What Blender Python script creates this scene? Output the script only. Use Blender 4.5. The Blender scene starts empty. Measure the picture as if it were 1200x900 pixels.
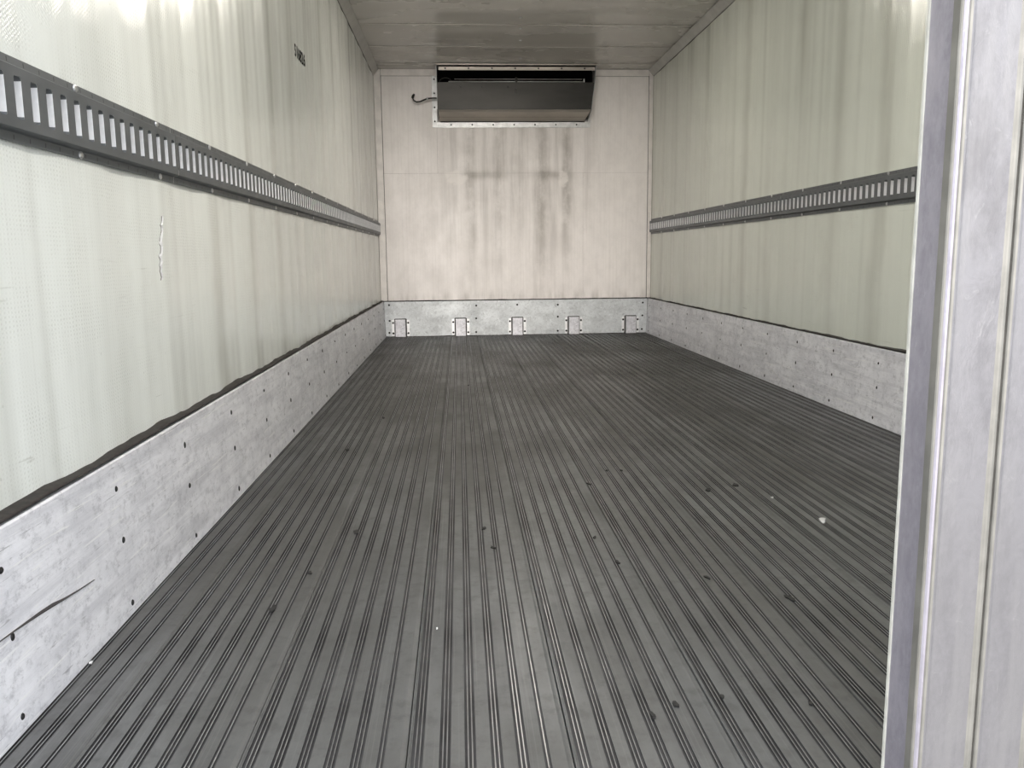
import bpy, bmesh, math, random
from mathutils import Vector, Matrix

S = bpy.context.scene
COL = S.collection
random.seed(7)

# ------------------------------------------------------------------ camera
FPX, YAW, PIT, ROL = 975.99, 0.061, -0.1515, -0.0107
CAM = Vector((-0.5043, 0.0, 0.6894))
f_ = Vector((math.sin(YAW)*math.cos(PIT), math.cos(YAW)*math.cos(PIT), math.sin(PIT)))
r_ = Vector((math.cos(YAW), -math.sin(YAW), 0))
u_ = r_.cross(f_)
R_ = math.cos(ROL)*r_ + math.sin(ROL)*u_
U_ = -math.sin(ROL)*r_ + math.cos(ROL)*u_
cd = bpy.data.cameras.new('camera'); cam = bpy.data.objects.new('camera', cd); COL.objects.link(cam)
cd.sensor_fit = 'HORIZONTAL'; cd.sensor_width = 36; cd.lens = 36*FPX/1200; cd.clip_start = 0.02
M = Matrix((R_, U_, -f_)).transposed().to_4x4(); M.translation = CAM
cam.matrix_world = M
S.camera = cam

# ------------------------------------------------------------------ world, exposure
w = bpy.data.worlds.new('sky'); S.world = w; w.use_nodes = True
bg = w.node_tree.nodes['Background']
bg.inputs[0].default_value = (0.90, 0.94, 1.0, 1); bg.inputs[1].default_value = 2.7
LAMP = (50.0, 100.0)      # lamp towards the front, unseen fill lamp added towards the doorway
# hazy low daylight from behind, through the open half of the rear doorway
sd = bpy.data.lights.new('hazy_sun', 'SUN'); sun = bpy.data.objects.new('hazy_sun', sd); COL.objects.link(sun)
sd.energy = 3.8; sd.angle = math.radians(26); sd.color = (1.0, .93, .87)
SUN_EL, SUN_AZ = math.radians(2.0), math.radians(5)
sdir = Vector((math.sin(SUN_AZ)*math.cos(SUN_EL), math.cos(SUN_AZ)*math.cos(SUN_EL), -math.sin(SUN_EL)))
sun.rotation_euler = sdir.to_track_quat('-Z', 'Y').to_euler(); sun.location = (-2, -12, 2)
S.view_settings.view_transform = 'Standard'; S.view_settings.look = 'None'
S.view_settings.gamma = 1; S.view_settings.use_curve_mapping = False
S.view_settings.exposure = 0.19

# ------------------------------------------------------------------ node helper
class NT:
    def __init__(s, name):
        s.m = bpy.data.materials.new(name); s.m.use_nodes = True
        s.t = s.m.node_tree; s.b = s.t.nodes['Principled BSDF']
        s.co = None
    def n(s, typ, **kw):
        x = s.t.nodes.new(typ)
        for k, v in kw.items(): setattr(x, k, v)
        return x
    def put(s, sock, v):
        if isinstance(v, bpy.types.NodeSocket): s.t.links.new(v, sock)
        elif isinstance(v, (tuple, list)) and sock.type == 'RGBA' and len(v) == 3: sock.default_value = (*v, 1)
        else: sock.default_value = v
    def ma(s, op, a, b=0.0, c=None, clamp=False):
        x = s.n('ShaderNodeMath', operation=op, use_clamp=clamp)
        s.put(x.inputs[0], a); s.put(x.inputs[1], b)
        if c is not None: s.put(x.inputs[2], c)
        return x.outputs[0]
    def pos(s):
        if s.co is None:
            g = s.n('ShaderNodeTexCoord'); sp = s.n('ShaderNodeSeparateXYZ')
            s.t.links.new(g.outputs['Object'], sp.inputs[0]); s.co = (g.outputs['Object'], sp.outputs)
        return s.co
    def noise(s, scale=(1, 1, 1), sc=1.0, detail=4.0, rough=0.55, seed=(0, 0, 0), dist=0.0):
        mp = s.n('ShaderNodeMapping'); s.t.links.new(s.pos()[0], mp.inputs[0])
        mp.inputs['Scale'].default_value = scale; mp.inputs['Location'].default_value = seed
        x = s.n('ShaderNodeTexNoise'); s.t.links.new(mp.outputs[0], x.inputs['Vector'])
        x.inputs['Scale'].default_value = sc; x.inputs['Detail'].default_value = detail
        x.inputs['Roughness'].default_value = rough; x.inputs['Distortion'].default_value = dist
        return x.outputs['Fac']
    def ss(s, v, a, b, lo=0.0, hi=1.0):
        x = s.n('ShaderNodeMapRange', interpolation_type='SMOOTHSTEP')
        s.put(x.inputs[0], v)
        for i, q in enumerate((a, b, lo, hi)): s.put(x.inputs[i+1], q)
        return x.outputs[0]
    def gauss(s, v, c, wd):
        d = s.ma('DIVIDE', s.ma('SUBTRACT', v, c), wd)
        return s.ma('EXPONENT', s.ma('MULTIPLY', s.ma('MULTIPLY', d, d), -1.0))
    def mix(s, f, a, b):
        x = s.n('ShaderNodeMix', data_type='RGBA'); s.put(x.inputs[0], f); s.put(x.inputs[6], a); s.put(x.inputs[7], b)
        return x.outputs[2]
    def bump(s, h, dist=0.001, strength=1.0, prev=None):
        x = s.n('ShaderNodeBump'); s.put(x.inputs['Height'], h)
        x.inputs['Distance'].default_value = dist; x.inputs['Strength'].default_value = strength
        if prev is not None: s.t.links.new(prev, x.inputs['Normal'])
        return x.outputs[0]
    def out(s, color=None, rough=None, metal=None, normal=None, spec=None):
        for k, v in (('Base Color', color), ('Roughness', rough), ('Metallic', metal), ('Normal', normal), ('Specular IOR Level', spec)):
            if v is not None: s.put(s.b.inputs[k], v)
        return s.m

def plain(name, color, rough=0.5, metal=0.0, var=0.12, sc=30, bump=0.0):
    t = NT(name); n = t.noise(sc=sc, detail=5)
    dark = tuple(c*(1-var*1.6) for c in color)
    c = t.mix(t.ss(n, .35, .65), dark, color)
    nm = t.bump(n, bump) if bump else None
    return t.out(c, rough, metal, nm)

# wall skin: woven glass-fibre sheet over posts, off-white with grime streaks
STUD0, STUD = 1.62, 0.408
def frp(name, base, grime, seed, off):
    t = NT(name); co, xyz = t.pos(); y, z = xyz[1], xyz[2]
    yw = t.ma('ADD', y, t.ma('MULTIPLY', t.ma('SUBTRACT', t.noise((0, .6, 1.3), 1.0, 3, seed=seed), .5), .16))
    ph = t.ma('ABSOLUTE', t.ma('SUBTRACT', t.ma('FLOORED_MODULO', t.ma('SUBTRACT', yw, STUD0 + off - STUD/2), STUD), STUD/2))
    stud = t.ss(ph, 0.095, 0.0)
    gate = t.ss(t.noise((0, 2.3, .5), 1.0, 1, seed=(seed[0]+5, 0, 0)), .36, .66)
    streak = t.ss(t.noise((0, 12, .12), 1.0, 1.5, seed=seed), .48, .78)
    fine = t.ss(t.noise((0, 70, .8), 1.0, 2, seed=seed), .5, .8)
    blot = t.ss(t.noise((0, 5, 4), 1.0, 7, .75, seed=(seed[0]+9, 2, 1)), .48, .85)
    spot = t.ss(t.noise((1, 1, 1), 75.0, 1, seed=seed), .74, .80)
    scr = t.ss(t.noise((0, 5, 90), 1.0, 3, .6, seed=seed, dist=.6), .66, .76)
    low = t.ss(z, .95, .35, .35, 1.0)
    jit = t.ma('MULTIPLY', t.noise((1, 1, 1), 38.0, 3, .6, seed=seed), .009)
    sy = t.ma('SINE', t.ma('MULTIPLY', t.ma('ADD', y, jit), 2*math.pi/.0105)); sz = t.ma('SINE', t.ma('MULTIPLY', t.ma('ADD', z, jit), 2*math.pi/.0075))
    irr = t.ss(t.noise((1, 1, 1), 9.0, 4, .6, seed=seed), .35, .7, .15, 1)
    wv = t.ma('MULTIPLY', t.ma('ADD', t.ma('MULTIPLY', sy, sz), t.ma('MULTIPLY', sy, .6)), irr)
    g = t.ma('MULTIPLY', stud, t.ma('MULTIPLY', gate, .40))
    g = t.ma('ADD', g, t.ma('MULTIPLY', streak, .20))
    g = t.ma('ADD', g, t.ma('MULTIPLY', fine, .07))
    g = t.ma('ADD', g, t.ma('MULTIPLY', blot, .18))
    g = t.ma('ADD', g, t.ma('MULTIPLY', t.ma('MULTIPLY', scr, low), .36))
    g = t.ma('ADD', g, t.ma('MULTIPLY', t.ma('MAXIMUM', wv, 0.0), .16))
    g = t.ma('ADD', g, t.ma('MULTIPLY', spot, .25), clamp=True)
    c = t.mix(g, base, grime)
    nm = t.bump(wv, .00016)
    nm = t.bump(t.noise((0, 7, 2), 1.0, 2, seed=seed), .0004, prev=nm)
    ro = t.ss(t.noise((0, 5, 2), 1.0, 3, seed=seed), .3, .75, .13, .24)
    return t.out(c, ro, 0.0, nm, .5)

def scuffed(name, base, dark, along='y', seed=0, metal=.55, lo=.34, hi=.55):
    t = NT(name); sd = (seed, seed*.7, seed*.3)
    st = t.noise((1, 1.6, 26) if along == 'y' else (5, 1, 8), 1.0, 5, .65, seed=sd, dist=.4)
    sc = t.noise((1, 5, 130) if along == 'y' else (45, 1, 30), 1.0, 3, .6, seed=sd, dist=.8)
    sc2 = t.noise((1, 9, 170) if along == 'y' else (30, 1, 45), 1.0, 3, .6, seed=(4, seed, 9), dist=1.2)
    bl = t.noise((1, 1, 1.4), 6.0, 8, .72, seed=sd); mo = t.noise((1, .7, 1), 45.0, 7, .8, seed=sd)
    mid = tuple((a*.55+b*.45) for a, b in zip(base, dark)); lite = tuple(min(.97, q*1.15) for q in base)
    c = t.mix(t.ss(bl, .38, .66), base, mid)
    c = t.mix(t.ma('MULTIPLY', t.ss(st, .45, .70), .60), c, dark)
    c = t.mix(t.ma('MULTIPLY', t.ss(mo, .48, .66), .60), c, tuple(q*.75 for q in dark))
    c = t.mix(t.ma('MULTIPLY', t.ss(sc, .60, .68), .65), c, lite)
    c = t.mix(t.ma('MULTIPLY', t.ss(sc2, .63, .72), .60), c, tuple(q*.5 for q in dark))
    nm = t.bump(sc, .0006); nm = t.bump(mo, .0004, prev=nm)
    return t.out(c, t.ss(bl, .3, .7, lo, hi), metal, nm)

MAT = {}
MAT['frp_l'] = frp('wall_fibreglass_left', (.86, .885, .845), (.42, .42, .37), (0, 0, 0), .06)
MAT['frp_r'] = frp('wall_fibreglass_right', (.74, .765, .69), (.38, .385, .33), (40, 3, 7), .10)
MAT['kick'] = scuffed('scuffed_aluminium', (.92, .92, .96), (.56, .56, .60), 'y', 3, .12)
MAT['kick_front'] = scuffed('aluminium_sheet_front', (.62, .65, .66), (.42, .44, .45), 'x', 8, .20, .4, .55)
MAT['caulk'] = plain('dark_sealant', (.035, .030, .027), .75, 0, .3, 60)
MAT['screw'] = plain('dark_screw_head', (.03, .03, .03), .5, .6)
MAT['bright_screw'] = plain('zinc_screw_head', (.75, .75, .76), .3, .9)
MAT['black'] = plain('black_rubber', (.006, .006, .006), .5)
MAT['white_trim'] = plain('white_painted_trim', (.84, .80, .76), .4, 0, .08, 12)
MAT['grey_trim'] = plain('grey_white_cove', (.50, .49, .46), .4, 0, .1, 8)
MAT['print'] = plain('black_stencil_paint', (.012, .012, .014), .6)
MAT['print'].node_tree.nodes['Principled BSDF'].inputs['Specular IOR Level'].default_value = 0
MAT['void'] = plain('unlit_black', (.003, .003, .003), .9)  # black colour stands in for the shade inside the unit
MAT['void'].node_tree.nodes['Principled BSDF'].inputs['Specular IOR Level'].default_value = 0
MAT['flake'] = plain('black_flake', (.012, .012, .012), .6)
MAT['chalk'] = plain('white_flake', (.8, .8, .8), .6)
MAT['ground'] = plain('concrete_yard', (.26, .255, .245), .85, 0, .2, 2)
MAT['outer'] = plain('white_body_paint', (.75, .75, .76), .3, 0, .05, 3)
MAT['subfloor'] = plain('subfloor', (.05, .05, .05), .8)
MAT['seal'] = plain('pale_rubber_seal', (.62, .62, .56), .6)
MAT['crease'] = plain('dark_crease', (.05, .045, .045), .7)
MAT['seam'] = plain('seam_grime', (.20, .185, .17), .7)
MAT['lamp_body'] = plain('lamp_housing', (.8, .8, .78), .4)

def rail_mat():
    t = NT('grey_zinc_track'); y, z = t.pos()[1][1], t.pos()[1][2]
    n = t.noise((1, 1, 1), 14, 5, .6); s = t.noise((1, .8, 50), 1.0, 4)
    c = t.mix(t.ss(n, .35, .7), (.125, .134, .142), (.160, .168, .175))
    c = t.mix(t.ma('MULTIPLY', t.ss(s, .5, .75), .35), c, (.18, .184, .187))
    ph = t.ma('ABSOLUTE', t.ma('SUBTRACT', t.ma('FLOORED_MODULO', y, PITCH), PITCH/2))
    tick = t.ss(ph, .0022, .0010)
    fl = t.ma('ABSOLUTE', t.ma('SUBTRACT', t.ma('ABSOLUTE', z), .0585))
    tick = t.ma('MULTIPLY', tick, t.ss(fl, .0042, .0030))
    c = t.mix(t.ma('MULTIPLY', tick, .8), c, (.03, .03, .03))
    return t.out(c, t.ss(n, .3, .7, .38, .55), .45, t.bump(n, .0004))
PITCH = 0.0506
MAT['rail'] = rail_mat()
MAT['lip'] = plain('lit_zinc_lip', (.90, .90, .91), .4, .25, .06, 40)  # zinc edge, lightened in colour for the daylight striking it

def floor_mat():
    t = NT('floor_aluminium'); oi = t.n('ShaderNodeObjectInfo')
    rnd = oi.outputs['Random']
    cl = t.noise((2.2, 1, 1), 2.6, 6, .62); sm = t.noise((1, 1, 1), 26, 6, .7); sk = t.noise((160, 1.2, 1), 1.0, 4, .6, dist=.1)
    geo = t.n('ShaderNodeNewGeometry'); mp = t.n('ShaderNodeMapping'); mp.inputs['Scale'].default_value = (1.5, .55, 1)
    t.t.links.new(geo.outputs['Position'], mp.inputs[0]); big = t.n('ShaderNodeTexNoise'); t.t.links.new(mp.outputs[0], big.inputs['Vector'])
    big.inputs['Scale'].default_value = 1.6; big.inputs['Detail'].default_value = 4
    film = t.ss(big.outputs['Fac'], .38, .62)
    c = t.mix(t.ss(cl, .32, .70), (.200, .205, .206), (.130, .132, .132))
    c = t.mix(t.ma('MULTIPLY', t.ss(sm, .47, .68), .6), c, (.105, .105, .106))
    c = t.mix(t.ma('MULTIPLY', t.ss(sk, .55, .75), .30), c, (.34, .345, .345))
    c = t.mix(t.ma('MULTIPLY', film, .50), c, (.095, .092, .084))
    c = t.mix(t.ma('MULTIPLY', rnd, .15), c, (.12, .118, .11))
    nm = t.bump(sm, .0005); nm = t.bump(sk, .0003, prev=nm)
    t.put(t.b.inputs['Specular Tint'], (.45, .45, .45))
    ro = t.ma('ADD', t.ss(cl, .3, .7, .33, .42), t.ma('MULTIPLY', film, .14))
    return t.out(c, ro, .45, nm, .35)
MAT['plank'] = floor_mat()
def groove_mat():
    t = NT('groove_grime'); n = t.noise((3, 2.0, 1), 1.6, 5, .6)
    return t.out(t.mix(t.ss(n, .35, .68), (.085, .085, .088), (.032, .032, .034)), .55, .3, None, .2)
MAT['groove'] = groove_mat()
MAT['ridge'] = plain('lit_ridge', (.40, .40, .405), .30, .8, .2, 12)  # ridges lightened in colour to paint the light their tops catch

def front_mat():
    t = NT('front_wall_paint'); x, z = t.pos()[1][0], t.pos()[1][2]
    fine = t.ss(t.noise((55, 0, 1.2), 1.0, 5, .6), .4, .75)
    st = t.noise((10, 0, .7), 1.0, 5, .6)
    warp = t.ma('ADD', x, t.ma('MULTIPLY', t.ma('SUBTRACT', t.noise((2, 0, 3), 1.0, 4), .5), .10))
    zone = t.ma('MULTIPLY', t.ss(t.ma('ABSOLUTE', t.ma('ADD', x, .0)), .85, .45), t.ss(z, .35, 1.3, .35, 1.0))
    lines = None
    for cx, wd, a in ((-.40, .055, .75), (-.15, .05, .75), (.23, .06, .95), (.44, .05, .9), (-.62, .05, .35), (.02, .09, .35)):
        g = t.ma('MULTIPLY', t.gauss(warp, cx, wd), a)
        lines = g if lines is None else t.ma('ADD', lines, g)
    br = t.ss(t.noise((5, 0, 3.2), 1.0, 7, .7), .34, .62, .15, 1)
    d = t.ma('MULTIPLY', t.ma('MULTIPLY', lines, zone), t.ma('MULTIPLY', br, .72))
    d = t.ma('ADD', d, t.ma('MULTIPLY', t.ma('MULTIPLY', t.ss(st, .40, .75), zone), .60))
    # horizontal smears along the seam below the unit
    sm = t.ma('MULTIPLY', t.gauss(t.ma('ADD', z, t.ma('MULTIPLY', t.noise((9, 0, 1), 1.0, 3), .05)), 1.415, .035),
              t.ma('ADD', t.gauss(x, -.28, .20), t.gauss(x, .30, .15)))
    d = t.ma('ADD', d, t.ma('MULTIPLY', sm, .60))
    low = t.ma('MULTIPLY', t.gauss(z, .33, .055), t.ss(t.noise((12, 0, 3), 1.0, 4), .4, .7))
    d = t.ma('ADD', d, t.ma('MULTIPLY', low, .5))
    blot = t.noise((7, 1, 5), 1.0, 8, .78)
    c = t.mix(t.ss(blot, .35, .7), (.88, .840, .810), (.80, .763, .735))
    c = t.mix(t.ma('MULTIPLY', fine, .16), c, (.50, .46, .42))
    c = t.mix(t.ma('MULTIPLY', d, .95, clamp=True), c, (.36, .33, .295))
    # chipped pale patches
    q = t.ma('MULTIPLY', t.gauss(x, .415, .06), t.gauss(z, 1.36, .10))
    q = t.ma('ADD', q, t.ma('MULTIPLY', t.gauss(x, -.52, .13), t.gauss(z, 1.37, .09)))
    q = t.ma('MULTIPLY', q, t.noise((18, 0, 18), 1.0, 4))
    c = t.mix(t.ma('MULTIPLY', t.ss(q, .22, .42), .65), c, (.87, .83, .79))
    return t.out(c, t.ss(blot, .3, .7, .35, .5), 0.0, t.bump(t.noise((50, 1, 4), 1.0, 4), .0006))
MAT['front'] = front_mat()

def ceil_mat():
    t = NT('ceiling_sheet'); n = t.noise((1, 2, 1), 1.3, 5)
    c = t.mix(t.ss(n, .35, .7), (.60, .57, .53), (.56, .535, .50))
    return t.out(c, t.ss(n, .3, .7, .20, .32), 0.0, t.bump(t.noise((3, 8, 1), 1.0, 3), .0008), .5)
MAT['ceiling'] = ceil_mat()

def door_mat(name, k=(1, 1, 1)):
    t = NT(name); K = lambda c: tuple(min(1, a*b) for a, b in zip(c, k))
    a = t.noise((45, 45, 3.0), 1.0, 5, .65); b = t.noise((1.6, 1.6, 1), 11, 8, .72); sc = t.noise((38, 38, 20), 1.0, 5, .7, dist=2.0); bg_ = t.noise((1, 1, 1), 3.0, 3)
    c = t.mix(t.ss(b, .36, .66), K((.335, .325, .34)), K((.245, .238, .25)))
    c = t.mix(t.ma('MULTIPLY', t.ss(a, .45, .68), .5), c, K((.37, .36, .365)))
    c = t.mix(t.ma('MULTIPLY', t.ss(bg_, .4, .65), .3), c, K((.235, .225, .225)))
    c = t.mix(t.ma('MULTIPLY', t.ss(sc, .60, .70), .40), c, K((.45, .445, .44)))
    return t.out(c, t.ss(b, .3, .7, .40, .58), .55, t.bump(sc, .0005))
MAT['door'] = door_mat('door_aluminium', (.77, .77, .76))
MAT['door_edge'] = door_mat('lavender_anodised_edge', (1.25, 1.22, 1.32))
MAT['bead'] = plain('worn_cream_bead', (.26, .252, .228), .5, .4, .15, 18)
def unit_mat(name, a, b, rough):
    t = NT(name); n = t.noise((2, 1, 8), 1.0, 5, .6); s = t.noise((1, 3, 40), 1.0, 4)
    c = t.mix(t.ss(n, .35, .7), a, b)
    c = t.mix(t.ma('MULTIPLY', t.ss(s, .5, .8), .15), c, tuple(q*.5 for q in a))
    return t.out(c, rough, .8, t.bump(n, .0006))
MAT['unit'] = unit_mat('unit_metal_darkened', (.036, .035, .032), (.027, .0265, .024), .42)  # metal darkened in colour, painting in the dark floor it mirrors
MAT['unit_pan'] = unit_mat('unit_metal_lightened', (.50, .46, .41), (.38, .35, .31), .40)  # same metal lightened in colour, painting in a brighter reflection
MAT['frame'] = plain('mount_angle', (.62, .63, .62), .4, .4, .15, 20)
def emit_mat(e):
    t = NT('lamp_lens'); t.b.inputs['Base Color'].default_value = (.9, .88, .8, 1)
    t.b.inputs['Emission Color'].default_value = (1.0, .935, .84, 1); t.b.inputs['Emission Strength'].default_value = e
    return t.m
MAT['lens'] = emit_mat(LAMP[0]); MAT['fill_lens'] = emit_mat(LAMP[1])

# ------------------------------------------------------------------ mesh helpers
def mesh(name, verts, faces, mats, idx=None, smooth=False):
    me = bpy.data.meshes.new(name); me.from_pydata(verts, [], faces)
    for m in mats if isinstance(mats, (list, tuple)) else [mats]: me.materials.append(MAT[m])
    if idx: me.polygons.foreach_set('material_index', idx)
    if smooth: me.polygons.foreach_set('use_smooth', [True]*len(me.polygons))
    me.update(); return me
def link(name, me, parent=None, loc=(0, 0, 0), rot=(0, 0, 0), **props):
    o = bpy.data.objects.new(name, me); COL.objects.link(o); o.location = loc; o.rotation_euler = rot
    if parent is not None: o.parent = parent
    for k, v in props.items(): o[k] = v
    return o
def from_bm(name, bm, mats, smooth=False):
    bmesh.ops.recalc_face_normals(bm, faces=bm.faces)
    me = bpy.data.meshes.new(name); bm.to_mesh(me); bm.free()
    for m in mats if isinstance(mats, (list, tuple)) else [mats]: me.materials.append(MAT[m])
    if smooth: me.polygons.foreach_set('use_smooth', [True]*len(me.polygons))
    return me
def box_bm(bm, x0, x1, y0, y1, z0, z1, bevel=0.0):
    r = bmesh.ops.create_cube(bm, size=1)['verts']
    for v in r: v.co = Vector(((x0+x1)/2+v.co.x*(x1-x0), (y0+y1)/2+v.co.y*(y1-y0), (z0+z1)/2+v.co.z*(z1-z0)))
    if bevel:
        es = list({e for v in r for e in v.link_edges})
        bmesh.ops.bevel(bm, geom=es, offset=bevel, segments=2, affect='EDGES')
def box(name, x0, x1, y0, y1, z0, z1, mat, bevel=0.0):
    bm = bmesh.new(); box_bm(bm, x0, x1, y0, y1, z0, z1, bevel); return from_bm(name, bm, mat)
def prism(name, poly, a0, a1, axis, mat, smooth=False):
    """poly: list of 2-D points, extruded from a0 to a1 along axis (x: pts are (y,z); y: (x,z); z: (x,y))"""
    def P(q, a): return {'x': (a, q[0], q[1]), 'y': (q[0], a, q[1]), 'z': (q[0], q[1], a)}[axis]
    bm = bmesh.new()
    A = [bm.verts.new(P(q, a0)) for q in poly]; B = [bm.verts.new(P(q, a1)) for q in poly]
    n = len(poly)
    for i in range(n): bm.faces.new((A[i], A[(i+1) % n], B[(i+1) % n], B[i]))
    bm.faces.new(A); bm.faces.new(B[::-1])
    return from_bm(name, bm, mat, smooth)
def tube(name, pts, rad, mat, seg=8):
    bm = bmesh.new(); rings = []
    pts = [Vector(p) for p in pts]
    for i, p in enumerate(pts):
        d = (pts[min(i+1, len(pts)-1)] - pts[max(i-1, 0)]).normalized()
        a = d.cross(Vector((0, .3, 1))).normalized(); b = d.cross(a)
        rr = rad[i] if isinstance(rad, (list, tuple)) else rad
        rings.append([bm.verts.new(p + rr*(math.cos(t*2*math.pi/seg)*a + math.sin(t*2*math.pi/seg)*b)) for t in range(seg)])
    for i in range(len(rings)-1):
        for t in range(seg): bm.faces.new((rings[i][t], rings[i][(t+1) % seg], rings[i+1][(t+1) % seg], rings[i+1][t]))
    bm.faces.new(rings[0][::-1]); bm.faces.new(rings[-1])
    return from_bm(name, bm, mat, True)
def screw_mesh(name, r, h, mat, n=10):
    """domed head, axis +x, base at x=0"""
    vs = []; fs = []
    for k, (rr, hh) in enumerate(((1, 0), (.92, .45), (.6, .85), (.3, .8))):
        for i in range(n): vs.append((h*hh, r*rr*math.cos(2*math.pi*i/n), r*rr*math.sin(2*math.pi*i/n)))
    for k in range(3):
        for i in range(n): fs.append((k*n+i, k*n+(i+1) % n, (k+1)*n+(i+1) % n, (k+1)*n+i))
    fs.append(tuple(3*n+i for i in range(n)))
    return mesh(name, vs, fs, mat)

HW, H, Y0, L = 1.20, 2.27, 0.945, 7.41
T = 0.09
KB, KT, KH = 0.040, 0.026, 0.310

# ------------------------------------------------------------------ setting: yard, shell
link('ground', box('ground', -30, 30, -40, 30, -1.3, -1.1, 'ground'), kind='structure')

def wall_disp(side):
    rnd = random.Random(3 if side < 0 else 11)
    ph = [rnd.uniform(0, 6.28) for _ in range(12)]; am = [rnd.uniform(.6, 1.4) for _ in range(40)]
    def disp(y, z):
        k = (y-STUD0)/STUD; i = math.floor(k+4); fr = k+4-i
        a = am[i % 40]*(1-fr)+am[(i+1) % 40]*fr
        d = .0016*a*math.cos(2*math.pi*k) + .0006*math.sin(y*37+ph[0]+.6*math.sin(z*2+ph[1])) + .00035*math.sin(y*83+ph[2]+z*1.1)
        return d + .0012*math.sin(y*1.9+ph[3]+z)*math.sin(z*2.3+ph[4])
    return disp
def wavy_wall(name, side, mat):
    ny, nz = 420, 24; vs = []; fs = []
    disp = wall_disp(side)
    for j in range(nz+1):
        z = H*j/nz
        for i in range(ny+1):
            y = Y0+(L-Y0)*i/ny
            d = disp(y, z)
            vs.append((side*(HW - .001 - d), y, z))
    for j in range(nz):
        for i in range(ny):
            a = j*(ny+1)+i; q = (a, a+1, a+ny+2, a+ny+1)
            fs.append(q if side > 0 else q[::-1])
    # body of the wall behind the sheet
    b = len(vs); xi, xo = side*(HW+.006), side*(HW+T)
    for y in (Y0, L):
        for x in (xi, xo):
            for z in (-.12, H): vs.append((x, y, z))
    for q in ((0, 1, 3, 2), (4, 6, 7, 5), (0, 4, 5, 1), (2, 3, 7, 6), (0, 2, 6, 4), (1, 5, 7, 3)): fs.append(tuple(b+i for i in q))
    idx = [0]*(nz*ny)+[1]*6
    me = mesh(name, vs, fs, [mat, 'outer'], idx)
    me.polygons.foreach_set('use_smooth', [True]*(nz*ny)+[False]*6)
    return link(name, me, kind='structure')
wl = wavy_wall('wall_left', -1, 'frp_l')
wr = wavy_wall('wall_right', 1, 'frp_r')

def ceiling():
    nx, ny = 12, 320; vs = []; fs = []
    for i in range(ny+1):
        y = Y0+(L-Y0)*i/ny
        for j in range(nx+1):
            x = -HW+2*HW*j/nx
            d = .0018*math.cos(2*math.pi*(y-6.03)/.61) + .0007*math.sin(y*23+x*1.5)
            vs.append((x, y, H - .0 + d))
    for i in range(ny):
        for j in range(nx):
            a = i*(nx+1)+j; fs.append((a, a+nx+1, a+nx+2, a+1))
    n = len(fs); b = len(vs)
    for y in (Y0, L+T):
        for x in (-HW-T, HW+T):
            for z in (H+.006, H+T): vs.append((x, y, z))
    for q in ((0, 1, 3, 2), (4, 6, 7, 5), (0, 4, 5, 1), (2, 3, 7, 6), (0, 2, 6, 4), (1, 5, 7, 3)): fs.append(tuple(b+i for i in q))
    me = mesh('ceiling', vs, fs, ['ceiling', 'outer'], [0]*n+[1]*6)
    me.polygons.foreach_set('use_smooth', [True]*n+[False]*6)
    return link('ceiling', me, kind='structure')
cl = ceiling()
seam = box('ceiling_seam', -1.15, 1.15, -.006, .006, -.0030, .001, 'ceiling', .001)
for y in (6.03, 6.64, 7.2, 5.42, 4.81, 4.2, 3.6, 3.0, 2.4, 1.8, 1.2): link('joint_strip', seam, cl, (0, y, H-.001))
csc = screw_mesh('ceiling_screw', .012, .006, 'bright_screw')
for x, y in ((-.064, 5.846), (-.044, 6.118), (-.021, 6.442), (.02, 7.0)):
    link('screw', csc, cl, (x, y, H-.001), (0, math.pi/2, 0))

# floor: subfloor slab and interlocking ribbed aluminium planks
fl = link('floor', box('floor', -HW-T, HW+T, Y0, L+T, -.12, -.030, 'subfloor'), kind='structure')
PW = 0.2315
def plank_profile(x0, xa, xb):
    g = [(.0058, .0105), (.0122, .0165), (.0182, .0222)]
    for c in (.053, .089, .126, .162):
        for k in range(3): s = c-.0081+k*.0058; g.append((s, s+.0042))
    g += [(.1908, .1945), (.1963, .2000)]
    D, sl = .0026, .0005
    pts = [(0.0004, -.004, 0), (.0008, .0010, 0), (.0030, .0012, 0), (.0045, .0, 0)]
    for q, (a, b) in enumerate(g): pts += [(a, 0, 2 if q and a-g[q-1][1] < .003 else 0), (a+sl, -D, 1), (b-sl, -D, 1), (b, 0, 1)]
    pts += [(.222, 0, 0), (.2265, -.0012, 0), (.2300, -.0012, 0), (PW-.0004, -.004, 0)]
    pts = [(x0+x, z, m) for x, z, m in pts]
    out = []
    for i, (x, z, m) in enumerate(pts):
        if xa <= x <= xb: out.append((x, z, m))
    if out[0][0] - xa > .002 and x0 < xa: out.insert(0, (xa, 0, 0))
    if xb - out[-1][0] > .002 and x0+PW > xb: out.append((xb, 0, 0))
    return out
def plank(x0):
    xa, xb = -HW+.001, HW-.001
    p = plank_profile(x0, xa, xb); vs = []; fs = []; idx = []
    cx = (p[0][0]+p[-1][0])/2
    ys = (Y0+.002, L-.001)
    for y in ys: vs += [(x-cx, y, z) for x, z, m in p]
    n = len(p)
    for i in range(n-1):
        fs.append((i, i+1, n+i+1, n+i)); idx.append(p[i+1][2])
    b = len(vs); xl, xr = p[0][0]-cx, p[-1][0]-cx
    vs += [(xl, ys[0], -.029), (xr, ys[0], -.029), (xl, ys[1], -.029), (xr, ys[1], -.029)]
    fs += [(b, b+2, b+3, b+1), (0, n, b+2, b), (n-1, b+1, b+3, 2*n-1)]
    fs += [tuple(list(range(n-1, -1, -1))+[b, b+1]), tuple(list(range(n, 2*n))+[b+3, b+2])]
    idx += [0]*5
    link('floor_plank', mesh('floor_plank', vs, fs, ['plank', 'groove', 'ridge'], idx), fl, (cx, 0, 0))
k = -3
while True:
    x0 = -.591 + PW*k
    if x0 > HW - .01: break
    plank(x0); k += 1

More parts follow.
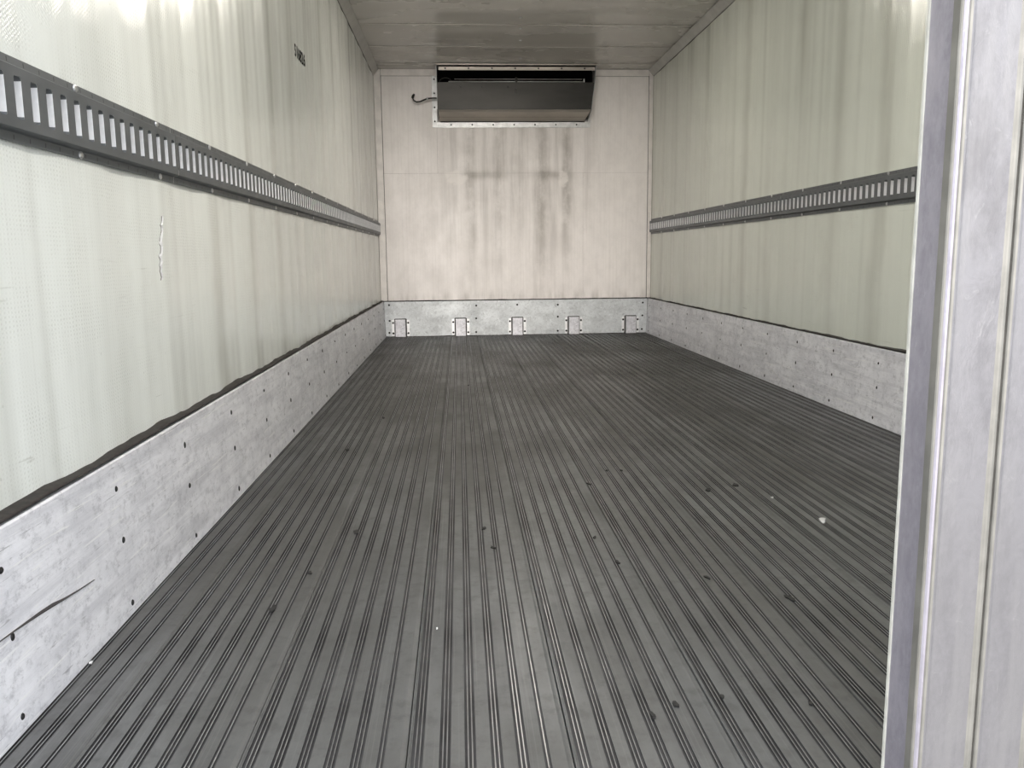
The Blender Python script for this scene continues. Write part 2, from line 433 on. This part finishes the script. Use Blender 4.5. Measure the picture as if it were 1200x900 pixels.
# front wall: insulated body, sheet panels, corner strips
wf = link('wall_front', box('wall_front', -HW-T, HW+T, L+.006, L+T, -.03, H, 'outer'), kind='structure')
def panel(x0, x1, z0, z1):
    link('panel', box('panel', x0, x1, L-.004, L+.006, z0, z1, 'front', .0015), wf)
g = .0006
panel(-1.135, -.674-g, 1.408+g, 2.212); panel(-.674+g, .607-g, 1.408+g, 2.212); panel(.607+g, 1.158, 1.408+g, 2.212)
panel(-1.135, .590-g, .318, 1.408-g); panel(.590+g, 1.158, .318, 1.408-g)
link('backing', box('backing', -HW, HW, L+.003, L+.0055, .30, H, 'seam'), wf)
def strip(n, x0, x1, z0, z1):
    link('trim_%d' % n, box('corner_strip', x0, x1, L-.012, L+.002, z0, z1, 'white_trim', .003), kind='structure')
strip(1, -HW+.004, -1.1405, .318, 2.2685); strip(2, 1.1635, HW-.004, .318, 2.2685)
strip(3, -1.1375, 1.1605, 2.215, 2.2685)

# coves where side walls meet the ceiling
for n, s in ((4, -1), (5, 1)):
    poly = [(s*(HW-.0045), H-.055), (s*(HW-.0085), H-.053), (s*(HW-.045), H-.0080), (s*(HW-.047), H-.0045), (s*(HW-.0045), H-.0045)]
    o = link('trim_%d' % n, prism('cove', poly, Y0+.01, L-.013, 'y', 'grey_trim'), kind='structure')

# wavy dark sealant bead
def bead(name, path, nrm, up, wid, thick, amp, seed):
    """path from A to B; wavy bead; half-round section"""
    A, B = Vector(path[0]), Vector(path[1]); n = int((B-A).length/.025); rnd = random.Random(seed)
    bm = bmesh.new(); nrm = Vector(nrm); up = Vector(up); prev = None; ph = [rnd.uniform(0, 6) for _ in range(6)]
    for i in range(n+1):
        s = (B-A).length*i/n; p = A+(B-A)*i/n
        top = wid*.5 + amp*(math.sin(s*9+ph[0])*.5+math.sin(s*21+ph[1])*.35+math.sin(s*47+ph[2])*.25+rnd.uniform(-.2, .2))
        bot = -wid*.5 + amp*.3*(math.sin(s*15+ph[3])+rnd.uniform(-.3, .3))
        ring = [bm.verts.new(p+up*a+nrm*b) for a, b in ((bot, -.001), (bot*.7+top*.0, thick*.8), (top*.4, thick), (top*.85, thick*.6), (top, -.001))]
        if prev:
            for k in range(4): bm.faces.new((prev[k], prev[k+1], ring[k+1], ring[k]))
        prev = ring
    return from_bm(name, bm, 'caulk', True)
cove_dark = lambda s: bead('cove_sealant', ((s*HW, Y0+.02, H-.056), (s*HW, L-.015, H-.056)), (-s, 0, 0), (0, 0, 1), .004, .004, .003, 5+s)
for n, s in ((6, -1), (7, 1)): link('trim_%d' % n, cove_dark(s), kind='structure')
link('trim_8', bead('sealant', ((-HW, Y0+.02, KH+.006), (-HW, L-.005, KH+.006)), (1, 0, 0), (0, 0, 1), .008, .0262, .0045, 2), kind='structure')
link('trim_9', bead('sealant', ((HW, Y0+.02, KH+.004), (HW, L-.005, KH+.004)), (-1, 0, 0), (0, 0, 1), .007, .0262, .003, 4), kind='structure')
link('trim_10', bead('sealant', ((-HW+.02, L, .314), (HW-.02, L, .314)), (0, -1, 0), (0, 0, 1), .009, .012, .003, 6), kind='structure')
link('trim_11', bead('sealant', ((-HW+.03, L-.006, .002), (HW-.03, L-.006, .002)), (0, -1, 0), (0, 0, 1), .006, .006, .002, 9), kind='structure')
for n, s in ((12, -1), (13, 1)):
    link('trim_%d' % n, bead('sealant', ((s*(HW-.036), L-.012, .006), (s*(HW-.023), L-.012, .305)), (0, -1, 0), (s, 0, 0), .008, .006, .003, 12+n), kind='structure')

# scuff plates on the lower side walls
ksc = screw_mesh('plate_screw', .0056, .003, 'screw')
for nm, s in (('baseboard_left', -1), ('baseboard_right', 1)):
    poly = [(s*(HW-.0035), .0018), (s*(HW-KB), .0018), (s*(HW-KT), KH-.003), (s*(HW-KT+.003), KH), (s*(HW-.0035), KH)]
    kb = link(nm, prism(nm, poly, Y0+.005, L-.008, 'y', 'kick'), kind='structure')
    tilt = math.atan2(KB-KT, KH)
    i = 0
    while 1.19+.4075*i < L-.1:
        for z in (.254, .150, .027):
            x = s*(HW-KB+(KB-KT)*z/KH)
            o = link('screw', ksc, kb, (x, 1.19+.4075*i+random.uniform(-.006, .006), z+random.uniform(-.004, .004)), (0, 0, 0 if s < 0 else math.pi))
            o.scale = (1, random.uniform(.8, 1.1), random.uniform(.9, 1.6))
        i += 1
    if s < 0:
        # long gouged crease with torn metal edge
        def ribbon(name, pts, mat, x):
            vs = []; fs = []
            for y, z, h in pts: vs += [(x(z), y, z-h/2), (x(z)+.0022, y, z), (x(z), y, z+h/2)]
            for q in range(len(pts)-1):
                a = q*3; fs += [(a, a+3, a+4, a+1), (a+1, a+4, a+5, a+2)]
            return mesh(name, vs, fs, mat)
        xk = lambda z: -(HW-KB+(KB-KT)*z/KH)+.0002
        link('crease', ribbon('crease', [(1.14, .158, .001), (1.20, .154, .003), (1.27, .149, .006), (1.31, .145, .007), (1.35, .139, .004), (1.40, .133, .003), (1.46, .128, .001)], 'crease', xk), kb)
    else:
        xk2 = lambda z: (HW-KB+(KB-KT)*z/KH)-.0025
        link('scratch', mesh('scratch', [(xk2(.05), 4.20, .035), (xk2(.05), 4.215, .035), (xk2(.07), 4.33, .073), (xk2(.07), 4.345, .073)], [(0, 1, 3, 2)], 'chalk'), kb)

# front scuff panel
bf = link('baseboard_front', box('baseboard_front', -HW+.030, HW-.030, L-.010, L+.004, .003, .309, 'kick_front', .001), kind='structure')
fsc = screw_mesh('panel_rivet', .009, .004, 'screw')
def fpx(x, y, d=L):
    dr = f_*FPX + R_*(x-600) + U_*(450-y); t = (d-CAM.y)/dr.y; p = CAM+dr*t; return p.x, p.z
for px, py in ((456, 357.5), (558, 358), (606, 357), (653.5, 357), (753, 354.5), (558, 373), (653.5, 371), (558, 389), (653.5, 387.5), (752.5, 369.5), (751.8, 385.5), (456.5, 390), (456.7, 376)):
    x, z = fpx(px, py); link('rivet', fsc, bf, (x, L-.010, z), (0, 0, -math.pi/2))

# ------------------------------------------------------------------ rear frame and the closed door leaf
link('trim_14', box('rear_post', -HW-T-.02, -HW-.005, .86, Y0-.002, -.12, H+T, 'door', .006), kind='structure')
link('trim_15', box('rear_post', HW+.035, HW+T+.02, .86, Y0-.002, -.12, H+T, 'door', .006), kind='structure')
link('trim_16', box('rear_header', -HW-.004, HW+.034, .86, Y0-.002, H+.04, H+T, 'door', .006), kind='structure')
link('trim_17', box('rear_sill', -HW-.004, HW+.034, .87, Y0-.002, -.12, -.012, 'door', .006), kind='structure')

XD, YI, YO = 0.015, 0.931, 0.861
ZD0, ZD1 = -.008, H+.035
dr = link('door_1', None, None, (HW+.02, .9, 0), kind='structure')
def dpart(name, me): o = link(name, me, dr, (-(HW+.02), -.9, 0)); return o
dpart('core', box('door_core', XD+.012, HW+.02, YO+.007, YI-.002, ZD0, ZD1, 'outer'))
# free edge: hollow extrusion with a stepped outer lip
poly = [(XD+.012, YI), (XD+.001, YI), (XD, YI-.0015), (XD, YO+.0215), (XD-.0022, YO+.0195), (XD-.0030, YO+.012), (XD-.0022, YO+.0045), (XD+.0004, YO+.0020), (XD+.0022, YO+.0010), (XD+.012, YO+.0090)]
dpart('edge_channel', prism('edge_channel', poly, ZD0, ZD1, 'z', 'door_edge'))
dpart('edge_bead', prism('edge_bead', [(XD-.0045, YO+.0050), (XD-.0045, YO+.0175), (XD-.0035, YO+.0188), (XD-.0015, YO+.0188), (XD-.0015, YO+.0035), (XD-.0035, YO+.0035)], ZD0, ZD1, 'z', 'bead'))
dpart('seal', prism('seal', [(XD-.0012, YI-.0005), (XD-.0012, YI+.004), (XD+.010, YI+.004), (XD+.010, YI-.0005)], ZD0, ZD1, 'z', 'seal'))
BW = .0668
bp = [(.0014, .007), (.0014, .0018), (.0026, .0004), (.0050, .0), (.0070, .0003), (.0085, .0012), (.0100, .0014)]
bp = bp + [(BW-x, y) for x, y in bp[::-1]]
board = prism('board', bp, ZD0, ZD1, 'z', ['door', 'bead'])
for p in board.polygons:
    c = p.center
    if abs(p.normal.z) < .5 and (.0012 < c.x < .0060 or BW-.0101 < c.x < BW-.0012) and c.y < .0045: p.material_index = 1
for i in range(17):
    link('board', board, dr, (XD+.0015+BW*i-(HW+.02), YO-.9, 0))

# ------------------------------------------------------------------ slotted cargo tracks along both walls
RZ = .9405; WEB = .0165                     # centre height, stand-off of the web from the wall
SH, SWD = .0325, .0112                      # half height / half width of a slot
def slot_ring(n=5):
    r = .0055; pts = []
    for cx, cz, a0 in ((SWD-r, SH-r, 0), (-SWD+r, SH-r, 90), (-SWD+r, -SH+r, 180), (SWD-r, -SH+r, 270)):
        for i in range(n): a = math.radians(a0+90*i/(n-1)); pts.append((cx+r*math.cos(a), cz+r*math.sin(a)))
    return pts
RING = slot_ring()
def lip_mesh():
    """the edge of a slot, turned back towards the wall; local +x away from the wall, y along the track"""
    vs = []; fs = []; n = len(RING); idx = []
    for d, k in ((-.0002, 1.0), (-.003, 1.0), (-.009, .93), (-.0148, .80)):
        for y, z in RING: vs.append((d, y*k, z*(1-(1-k)*.15)))
    for q in range(3):
        for i in range(n): fs.append((q*n+i, (q+1)*n+i, (q+1)*n+(i+1) % n, q*n+(i+1) % n))
    idx = [1 if max(abs(vs[i][2]) for i in f) > SH-.0040 else 0 for f in fs]  # slot ends take the darker track colour as painted shade
    return mesh('slot_lip', vs, fs, ['lip', 'rail'], idx, smooth=True)
LIP = lip_mesh()
tsc = screw_mesh('track_screw', .0075, .004, 'bright_screw')
def track_mesh(ns):
    """local: y from 0 to ns*PITCH, x = distance from wall, z about the centre line"""
    vs = []; fs = []; n = len(RING); tz = .0465
    for s in range(ns):
        c = PITCH*(s+.5); b = len(vs)
        vs += [(WEB, c+y, z) for y, z in RING]
        hw = PITCH/2
        # outer loop matched to ring points
        out = []
        for i, (y, z) in enumerate(RING):
            k = i % 5; qd = i//5
            if qd in (1, 3): k = 4-k          # k runs from the side (0) to the top or bottom (4)
            oy, oz = ((hw, abs(z)), (hw, SH+.003), (hw, tz), (hw*.6, tz), (abs(y), tz))[k]
            out.append((math.copysign(oy, y), math.copysign(oz, z)))
        vs += [(WEB, c+y, z) for y, z in out]
        for i in range(n):
            j = (i+1) % n; fs.append((b+i, b+j, b+n+j, b+n+i))
        q = len(vs)
        for yy in (c-hw, c+hw):
            for sg in (1, -1):
                vs += [(WEB, yy, sg*tz), (WEB-.002, yy, sg*(tz+.0015)), (.0055, yy, sg*.0500), (.0035, yy, sg*.0515), (.0028, yy, sg*.0652), (.0, yy, sg*.0655)]
        for sg in (0, 1):
            for k in range(5):
                a = q+sg*6+k; d = q+12+sg*6+k
                f = (a, d, d+1, a+1); fs.append(f if sg else f[::-1])
    return mesh('track', vs, fs, 'rail')
def track(side, y0, ns, label, screw_y):
    root = link('cargo_track', None, None, (side*(HW-.0042), y0, RZ), (0, 0, 0 if side < 0 else math.pi), label=label, category='cargo track', group='slotted cargo tracks')
    ln = ns*PITCH
    oy = 0.0 if side < 0 else -ln
    tm = track_mesh(ns)
    link('slotted_web', tm, root, (0, oy, 0))
    for s in range(ns): link('slot_lip', LIP, root, (WEB, oy+PITCH*(s+.5), 0))
    for y in screw_y:
        for sg in (1, -1):
            yy = (y-y0) if side < 0 else -(y-y0)
            if 0.02 < (yy if side < 0 else -yy) < ln-.02: link('screw', tsc, root, (.0031, yy, sg*.0585))
SY = [1.618+.4105*i for i in range(-2, 15)]
SYR = [3.272+.4145*i for i in range(-6, 11)]
# slot centres on the left at 1.386 + k*PITCH
lo = 1.386-PITCH*.5
a0 = lo-8*PITCH
n1 = 8+15; track(-1, a0, n1, 'grey slotted cargo track on the stencilled-number wall, short length by the rear opening', SY)
s2 = a0+n1*PITCH+.002
n2 = 60; track(-1, s2, n2, 'grey slotted cargo track on the wall with the stencilled number, middle length', SY)
s3 = s2+n2*PITCH+.002
n3 = int((L-.014-s3)/PITCH); track(-1, s3, n3, 'grey slotted cargo track on the stencilled-number wall, length ending at the front wall', SY)
nr2 = 60; e = L-.018; track(1, e-nr2*PITCH, nr2, 'dark slotted cargo track on the unnumbered wall, length ending at the front wall', SYR)
nr1 = int((e-nr2*PITCH-.002-1.0)/PITCH); track(1, e-nr2*PITCH-.002-nr1*PITCH, nr1, 'dark slotted cargo track on the unnumbered wall, length running behind the closed door', SYR)

# ------------------------------------------------------------------ stencilled number and gouge on the left wall
cu = bpy.data.curves.new('stencil', 'FONT'); cu.body = '516826'; cu.size = .072; cu.align_x = 'CENTER'; cu.align_y = 'CENTER'; cu.space_character = 1.05; cu.offset = .0022
tmp = bpy.data.objects.new('stencil', cu); COL.objects.link(tmp)
bpy.context.view_layer.update()
me = bpy.data.meshes.new_from_object(tmp.evaluated_get(bpy.context.evaluated_depsgraph_get()))
bpy.data.objects.remove(tmp); me.materials.clear(); me.materials.append(MAT['print'])
DL = wall_disp(-1)
for v in me.vertices:
    y, z = 3.955+v.co.x, 1.587+v.co.y; v.co = (-HW+.001+DL(y, z)+.0008, y, z)
link('stencilled_number', me, wl, label='black stencilled number on the pale wall')

rg = random.Random(5); pts = []
for i in range(22):
    z = .792-.148*i/21; pts.append((2.032-.029*i/21+rg.uniform(-.004, .004), z, .004+.010*math.sin(math.pi*i/21)*rg.uniform(.5, 1.2)))
vs = []; fs = []
for y, z, wd in pts: vs += [(-HW+DL(y, z), y-wd, z), (-HW+DL(y, z)+.004, y-wd*.2, z), (-HW+DL(y, z), y+wd, z)]
for i in range(21):
    a = i*3; fs += [(a, a+1, a+4, a+3), (a+1, a+2, a+5, a+4)]
vd = [(x-.0008, y+(.0045 if i % 3 == 2 else -.0035 if i % 3 == 0 else 0), z) for i, (x, y, z) in enumerate(vs)]
link('gouge_edge', mesh('gouge_edge', vd, fs, 'seam'), wl)
link('gouge', mesh('gouge', vs, fs, 'chalk'), wl, label='pale torn gouge in the wall sheet')

# ------------------------------------------------------------------ bumper brackets on the front scuff panel
def bracket(px, label, tilt=0):
    x, _ = fpx(px, 384, L-.03)
    root = link('bumper_bracket', None, None, (x, L-.0105, .0035), label=label, category='bracket', group='bumper brackets along the front wall')
    hw, ht, d, fw = .046, .150, .038, .036
    t = .004
    outer = [(-hw, 0), (-hw, -d+.004), (-hw+.004, -d), (hw-.004, -d), (hw, -d+.004), (hw, 0)]
    inner = [(hw-t, 0), (hw-t, -d+t), (-hw+t, -d+t), (-hw+t, 0)]
    link('channel', prism('bracket_channel', outer+inner, 0, ht, 'z', 'bracket'), root)
    link('cap', box('bracket_cap', -hw+t, hw-t, -d+t, -.0005, ht-.006, ht-.002, 'bracket'), root)
    for s in (-1, 1):
        a, b = sorted((s*(hw+.0085), s*(hw+.0085+fw-.012)))
        link('flange', box('bracket_flange', a, b, -.004, -.0003, .004, ht-.004, 'flange', .001), root)
        link('gap_sealant', box('gap_sealant', min(s*hw+s*.0005, s*(hw+.0085)), max(s*hw+s*.0005, s*(hw+.0085)), -.006, -.0003, .0, ht+.002, 'caulk', .001), root)
        for z in (.028, ht-.030): link('bolt', bolt, root, (s*(hw+.020), -.004, z), (0, 0, -math.pi/2))
    link('top_sealant', box('top_sealant', -hw-.006, hw+.006, -.012, -.0005, ht+.0005, ht+.007, 'caulk', .002), root)
MAT['bracket'] = scuffed('bracket_aluminium', (.72, .72, .75), (.38, .38, .41), 'x', 21, .4, .4, .55)
MAT['flange'] = plain('bright_flange', (.82, .83, .83), .4, .3, .1, 25)
bolt = screw_mesh('bolt', .0095, .006, 'screw')
bracket(469.5, 'aluminium bumper bracket at the foot of the front wall, beside the stencilled-number wall')
bracket(540, 'aluminium bumper bracket with dark-flecked face, second from the stencilled-number wall')
bracket(606.5, 'plain pale aluminium bumper bracket, the middle one of five on the front wall')
bracket(672.5, 'aluminium bumper bracket on the front wall, second from the wall without a number')
bracket(739, 'greyish bumper bracket at the foot of the front wall, beside the unnumbered wall')

# ------------------------------------------------------------------ evaporator unit under the ceiling
ux0, ux1 = -.664, .668; yw = L-.0045; yf = 7.185
un = link('evaporator_unit', None, None, ((ux0+ux1)/2, yw, 1.83), label='darkened metal evaporator cooling unit hung under the ceiling on the front wall', category='cooling unit')
UX, UZ = (ux0+ux1)/2, 1.83
def up(name, me): return link(name, me, un, (-UX, -yw, -UZ))
zt, z1, z2, z3, z4 = H-.0045, 2.215, 2.120, 1.905, 1.838
tp = .030   # right cheek tapers towards the bottom
def sheet(name, rows, mat, t=.003):
    """rows: list of (x0,x1,y,z) joined into a folded sheet with thickness towards the wall"""
    vs = []; fs = []
    for x0, x1, y, z in rows: vs += [(x0, y, z), (x1, y, z)]
    n = len(vs)
    for x0, x1, y, z in rows: vs += [(x0, y+t, z+.0005), (x1, y+t, z+.0005)]
    m = len(rows)
    for i in range(m-1):
        a = 2*i; fs += [(a, a+2, a+3, a+1), (n+a, n+a+1, n+a+3, n+a+2), (a, n+a, n+a+2, a+2), (a+1, a+3, n+a+3, n+a+1)]
    fs += [(0, 1, n+1, n), (2*m-2, n+2*m-2, n+2*m-1, 2*m-1)]
    bm = bmesh.new(); bv = [bm.verts.new(v) for v in vs]
    for f in fs: bm.faces.new([bv[i] for i in f])
    return from_bm(name, bm, mat)
def rx(z): return ux1 - .046*max(0, (zt-z)/(zt-z4))**1.3
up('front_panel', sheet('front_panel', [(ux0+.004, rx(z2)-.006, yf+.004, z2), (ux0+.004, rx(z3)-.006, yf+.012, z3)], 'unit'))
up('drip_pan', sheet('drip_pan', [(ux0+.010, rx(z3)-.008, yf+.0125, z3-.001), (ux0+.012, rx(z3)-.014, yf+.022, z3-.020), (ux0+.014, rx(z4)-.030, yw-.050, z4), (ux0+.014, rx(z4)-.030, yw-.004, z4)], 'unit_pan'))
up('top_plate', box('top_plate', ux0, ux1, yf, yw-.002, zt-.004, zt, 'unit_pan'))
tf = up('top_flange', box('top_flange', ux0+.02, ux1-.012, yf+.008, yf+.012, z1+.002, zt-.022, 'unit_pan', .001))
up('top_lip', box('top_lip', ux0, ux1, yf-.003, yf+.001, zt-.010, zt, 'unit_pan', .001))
for s, xx in ((-1, ux0), (1, ux1)):
    cols = []
    prof = [(yf, zt-.004), (yf, z2), (yf+.010, z3), (yw-.045, z4), (yw-.003, z4), (yw-.003, zt-.004)]
    bm = bmesh.new()
    A = [bm.verts.new(((xx if s < 0 else rx(z)-.003), y, z)) for y, z in prof]; B = [bm.verts.new(((xx+.003 if s < 0 else rx(z)), y, z)) for y, z in prof]
    for i in range(6): bm.faces.new((A[i], A[(i+1) % 6], B[(i+1) % 6], B[i]))
    bm.faces.new(A); bm.faces.new(B[::-1])
    up('cheek_plate', from_bm('cheek_plate', bm, 'frame'))
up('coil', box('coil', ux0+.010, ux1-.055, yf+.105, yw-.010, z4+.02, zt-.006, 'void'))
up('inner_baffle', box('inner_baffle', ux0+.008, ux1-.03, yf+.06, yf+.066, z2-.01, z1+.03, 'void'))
rod = lambda x0, x1, z, y, r: tube('rod', [(x0, y, z), ((x0+x1)/2, y, z), (x1, y, z)], r, 'frame', 8)
up('rod', rod(ux0+.10, ux1-.105, z2+.007, yf+.012, .0045)); up('rod', rod(ux0+.15, ux1-.12, z2+.028, yf+.018, .0022))
up('latch', box('latch', -.012, .008, yf-.001, yf+.016, z2+.002, z2+.040, 'unit', .003))
up('rod_stop', box('rod_stop', ux1-.108, ux1-.100, yf+.004, yf+.016, z2+.002, z2+.030, 'frame', .001))
# motor ring at the left end of the opening
up('motor_ring', tube('motor_ring', [(ux0+.075+.05*math.cos(a), yf+.03, z2+.004+.036*math.sin(a)) for a in [math.pi*i/10 for i in range(11)]], .004, 'unit', 6))
usc = screw_mesh('unit_screw', .0075, .004, 'screw')
def fsc_at(par, x, y, z): return link('screw', usc, par, (x-UX, y-yw, z-UZ), (0, 0, -math.pi/2))
for i in range(7):
    o = link('screw', usc, un, (ux0+.075+.193*i-UX, yf+.0078-yw, 2.232-UZ), (0, 0, -math.pi/2))
for px, py in ((540, 101.5), (565, 101.5), (595.5, 101.5), (604.5, 104), (604.5, 108)):
    x, z = fpx(px, py, yf+.005); fsc_at(un, x, yf+.0048, z)
up('corner_clip', mesh('corner_clip', [(rx(1.93)-.030, yf+.006, 1.930), (rx(1.95)-.006, yf+.006, 1.952), (rx(1.93)-.008, yf+.006, 1.918), (rx(1.93)-.03, yf+.010, 1.930), (rx(1.95)-.006, yf+.010, 1.952), (rx(1.93)-.008, yf+.010, 1.918)], [(0, 2, 1), (3, 4, 5), (0, 1, 4, 3), (1, 2, 5, 4), (2, 0, 3, 5)], 'black'))
mf = up('mounting_angle', box('mounting_angle', -.708, -.668, yw-.010, yw-.0005, 1.790, 2.214, 'frame', .001))
up('mounting_angle', box('mounting_angle', -.667, .648, yw-.010, yw-.0005, 1.788, 1.832, 'frame', .001))
up('mounting_angle', box('mounting_angle', .620, .648, yw-.008, yw-.0005, 1.834, 1.93, 'frame', .001))
for i in range(7): fsc_at(un, -.55+.18*i, yw-.010, 1.812)
for i in range(4): fsc_at(un, -.688, yw-.010, 1.84+.115*i)
up('pan_sealant', bead('pan_sealant', ((-.64, yw-.012, 1.836), (.60, yw-.012, 1.836)), (0, -1, 0), (0, 0, 1), .008, .010, .004, 31))
# hose end sticking out at the side
hp = [(ux0+.002, 7.30, 2.014), (-.70, 7.30, 2.014), (-.745, 7.30, 2.010), (-.775, 7.30, 1.998), (-.805, 7.30, 1.985), (-.835, 7.30, 1.982), (-.858, 7.30, 1.994), (-.868, 7.30, 2.014), (-.862, 7.30, 2.032)]
hs = up('hose', tube('hose', hp, .0068, 'black', 8))
link('clamp', tube('hose_clamp', [(-.739, 7.30, 2.011), (-.752, 7.30, 2.008)], .013, 'frame', 8), hs)
link('nozzle', tube('hose_nozzle', [(-.869, 7.30, 2.014), (-.862, 7.30, 2.032), (-.852, 7.30, 2.046)], [.011, .011, .007], 'black', 8), hs)

# ------------------------------------------------------------------ ceiling lamp just behind the visible strip of ceiling, and an added fill lamp
hm = box('lamp_housing', -.115, .115, -.19, .19, -.022, 0, 'lamp_body', .006)
for ly, ln_, lab in ((5.02, 'lens', 'oblong lit ceiling lamp, the one nearer the evaporator unit'), (2.25, 'fill_lens', 'oblong fill lamp added on the ceiling, the one nearer the rear doorway')):
    lm = link('ceiling_lamp', None, None, (-.08, ly, H-.004), label=lab, category='lamp', group='ceiling lamps')
    link('housing', hm, lm); link('lens', box('lamp_lens', -.100, .100, -.17, .17, -.040, -.0225, ln_, .008), lm)

# ------------------------------------------------------------------ scraps on the floor
rf = random.Random(12)
def flake(px, py, size, mat, name, label, cat, grp, el=1.6):
    d = f_*FPX + R_*(px-600) + U_*(450-py); t = (0-CAM.z)/d.z; p = CAM+d*t
    n = 9; top = []; a0 = rf.uniform(0, 6)
    for i in range(n):
        a = 2*math.pi*i/n; r = size*rf.uniform(.45, 1.1); top.append((r*math.cos(a)*.7, r*math.sin(a)*el))
    vs = [(x, y, .0035+rf.uniform(0, .001)) for x, y in top]+[(x, y, .0013) for x, y in top]
    fs = [tuple(range(n)), tuple(range(2*n-1, n-1, -1))]+[(i, n+i, n+(i+1) % n, (i+1) % n) for i in range(n)]
    link(name, mesh(name, vs, fs, mat), None, (p.x, p.y, 0), (0, 0, rf.uniform(-.5, .5)), label=label, category=cat, group=grp)
for px, py, s in ((417, 624, .013), (363, 672, .007), (320, 714, .011), (567, 620, .009), (578, 643, .007), (724, 660, .008), (829, 678, .008), (925, 702, .011), (765, 840, .007), (792, 827, .008),
                  (830, 575, .013), (862, 569, .014), (690, 568, .008), (711, 552, .008), (728, 552, .007), (549, 452, .010), (449, 490, .011), (407, 528, .011), (846, 818, .005), (697, 631, .007), (950, 826, .005)):
    flake(px, py, s, 'flake', 'debris_flake', 'small black debris flake lying on the ribbed aluminium floor', 'debris', 'black flakes on the floor')
for px, py, s in ((107, 778, .005), (905, 584, .006), (512, 738, .003)):
    flake(px, py, s, 'chalk', 'debris_crumb', 'small white crumb lying on the ribbed aluminium floor', 'debris', 'white crumbs on the floor', 1.0)
flake(964, 611, .014, 'chalk', 'paper_scrap', 'white torn paper scrap lying on the ribbed floor', 'paper scrap', 'paper scraps on the floor', 1.8)
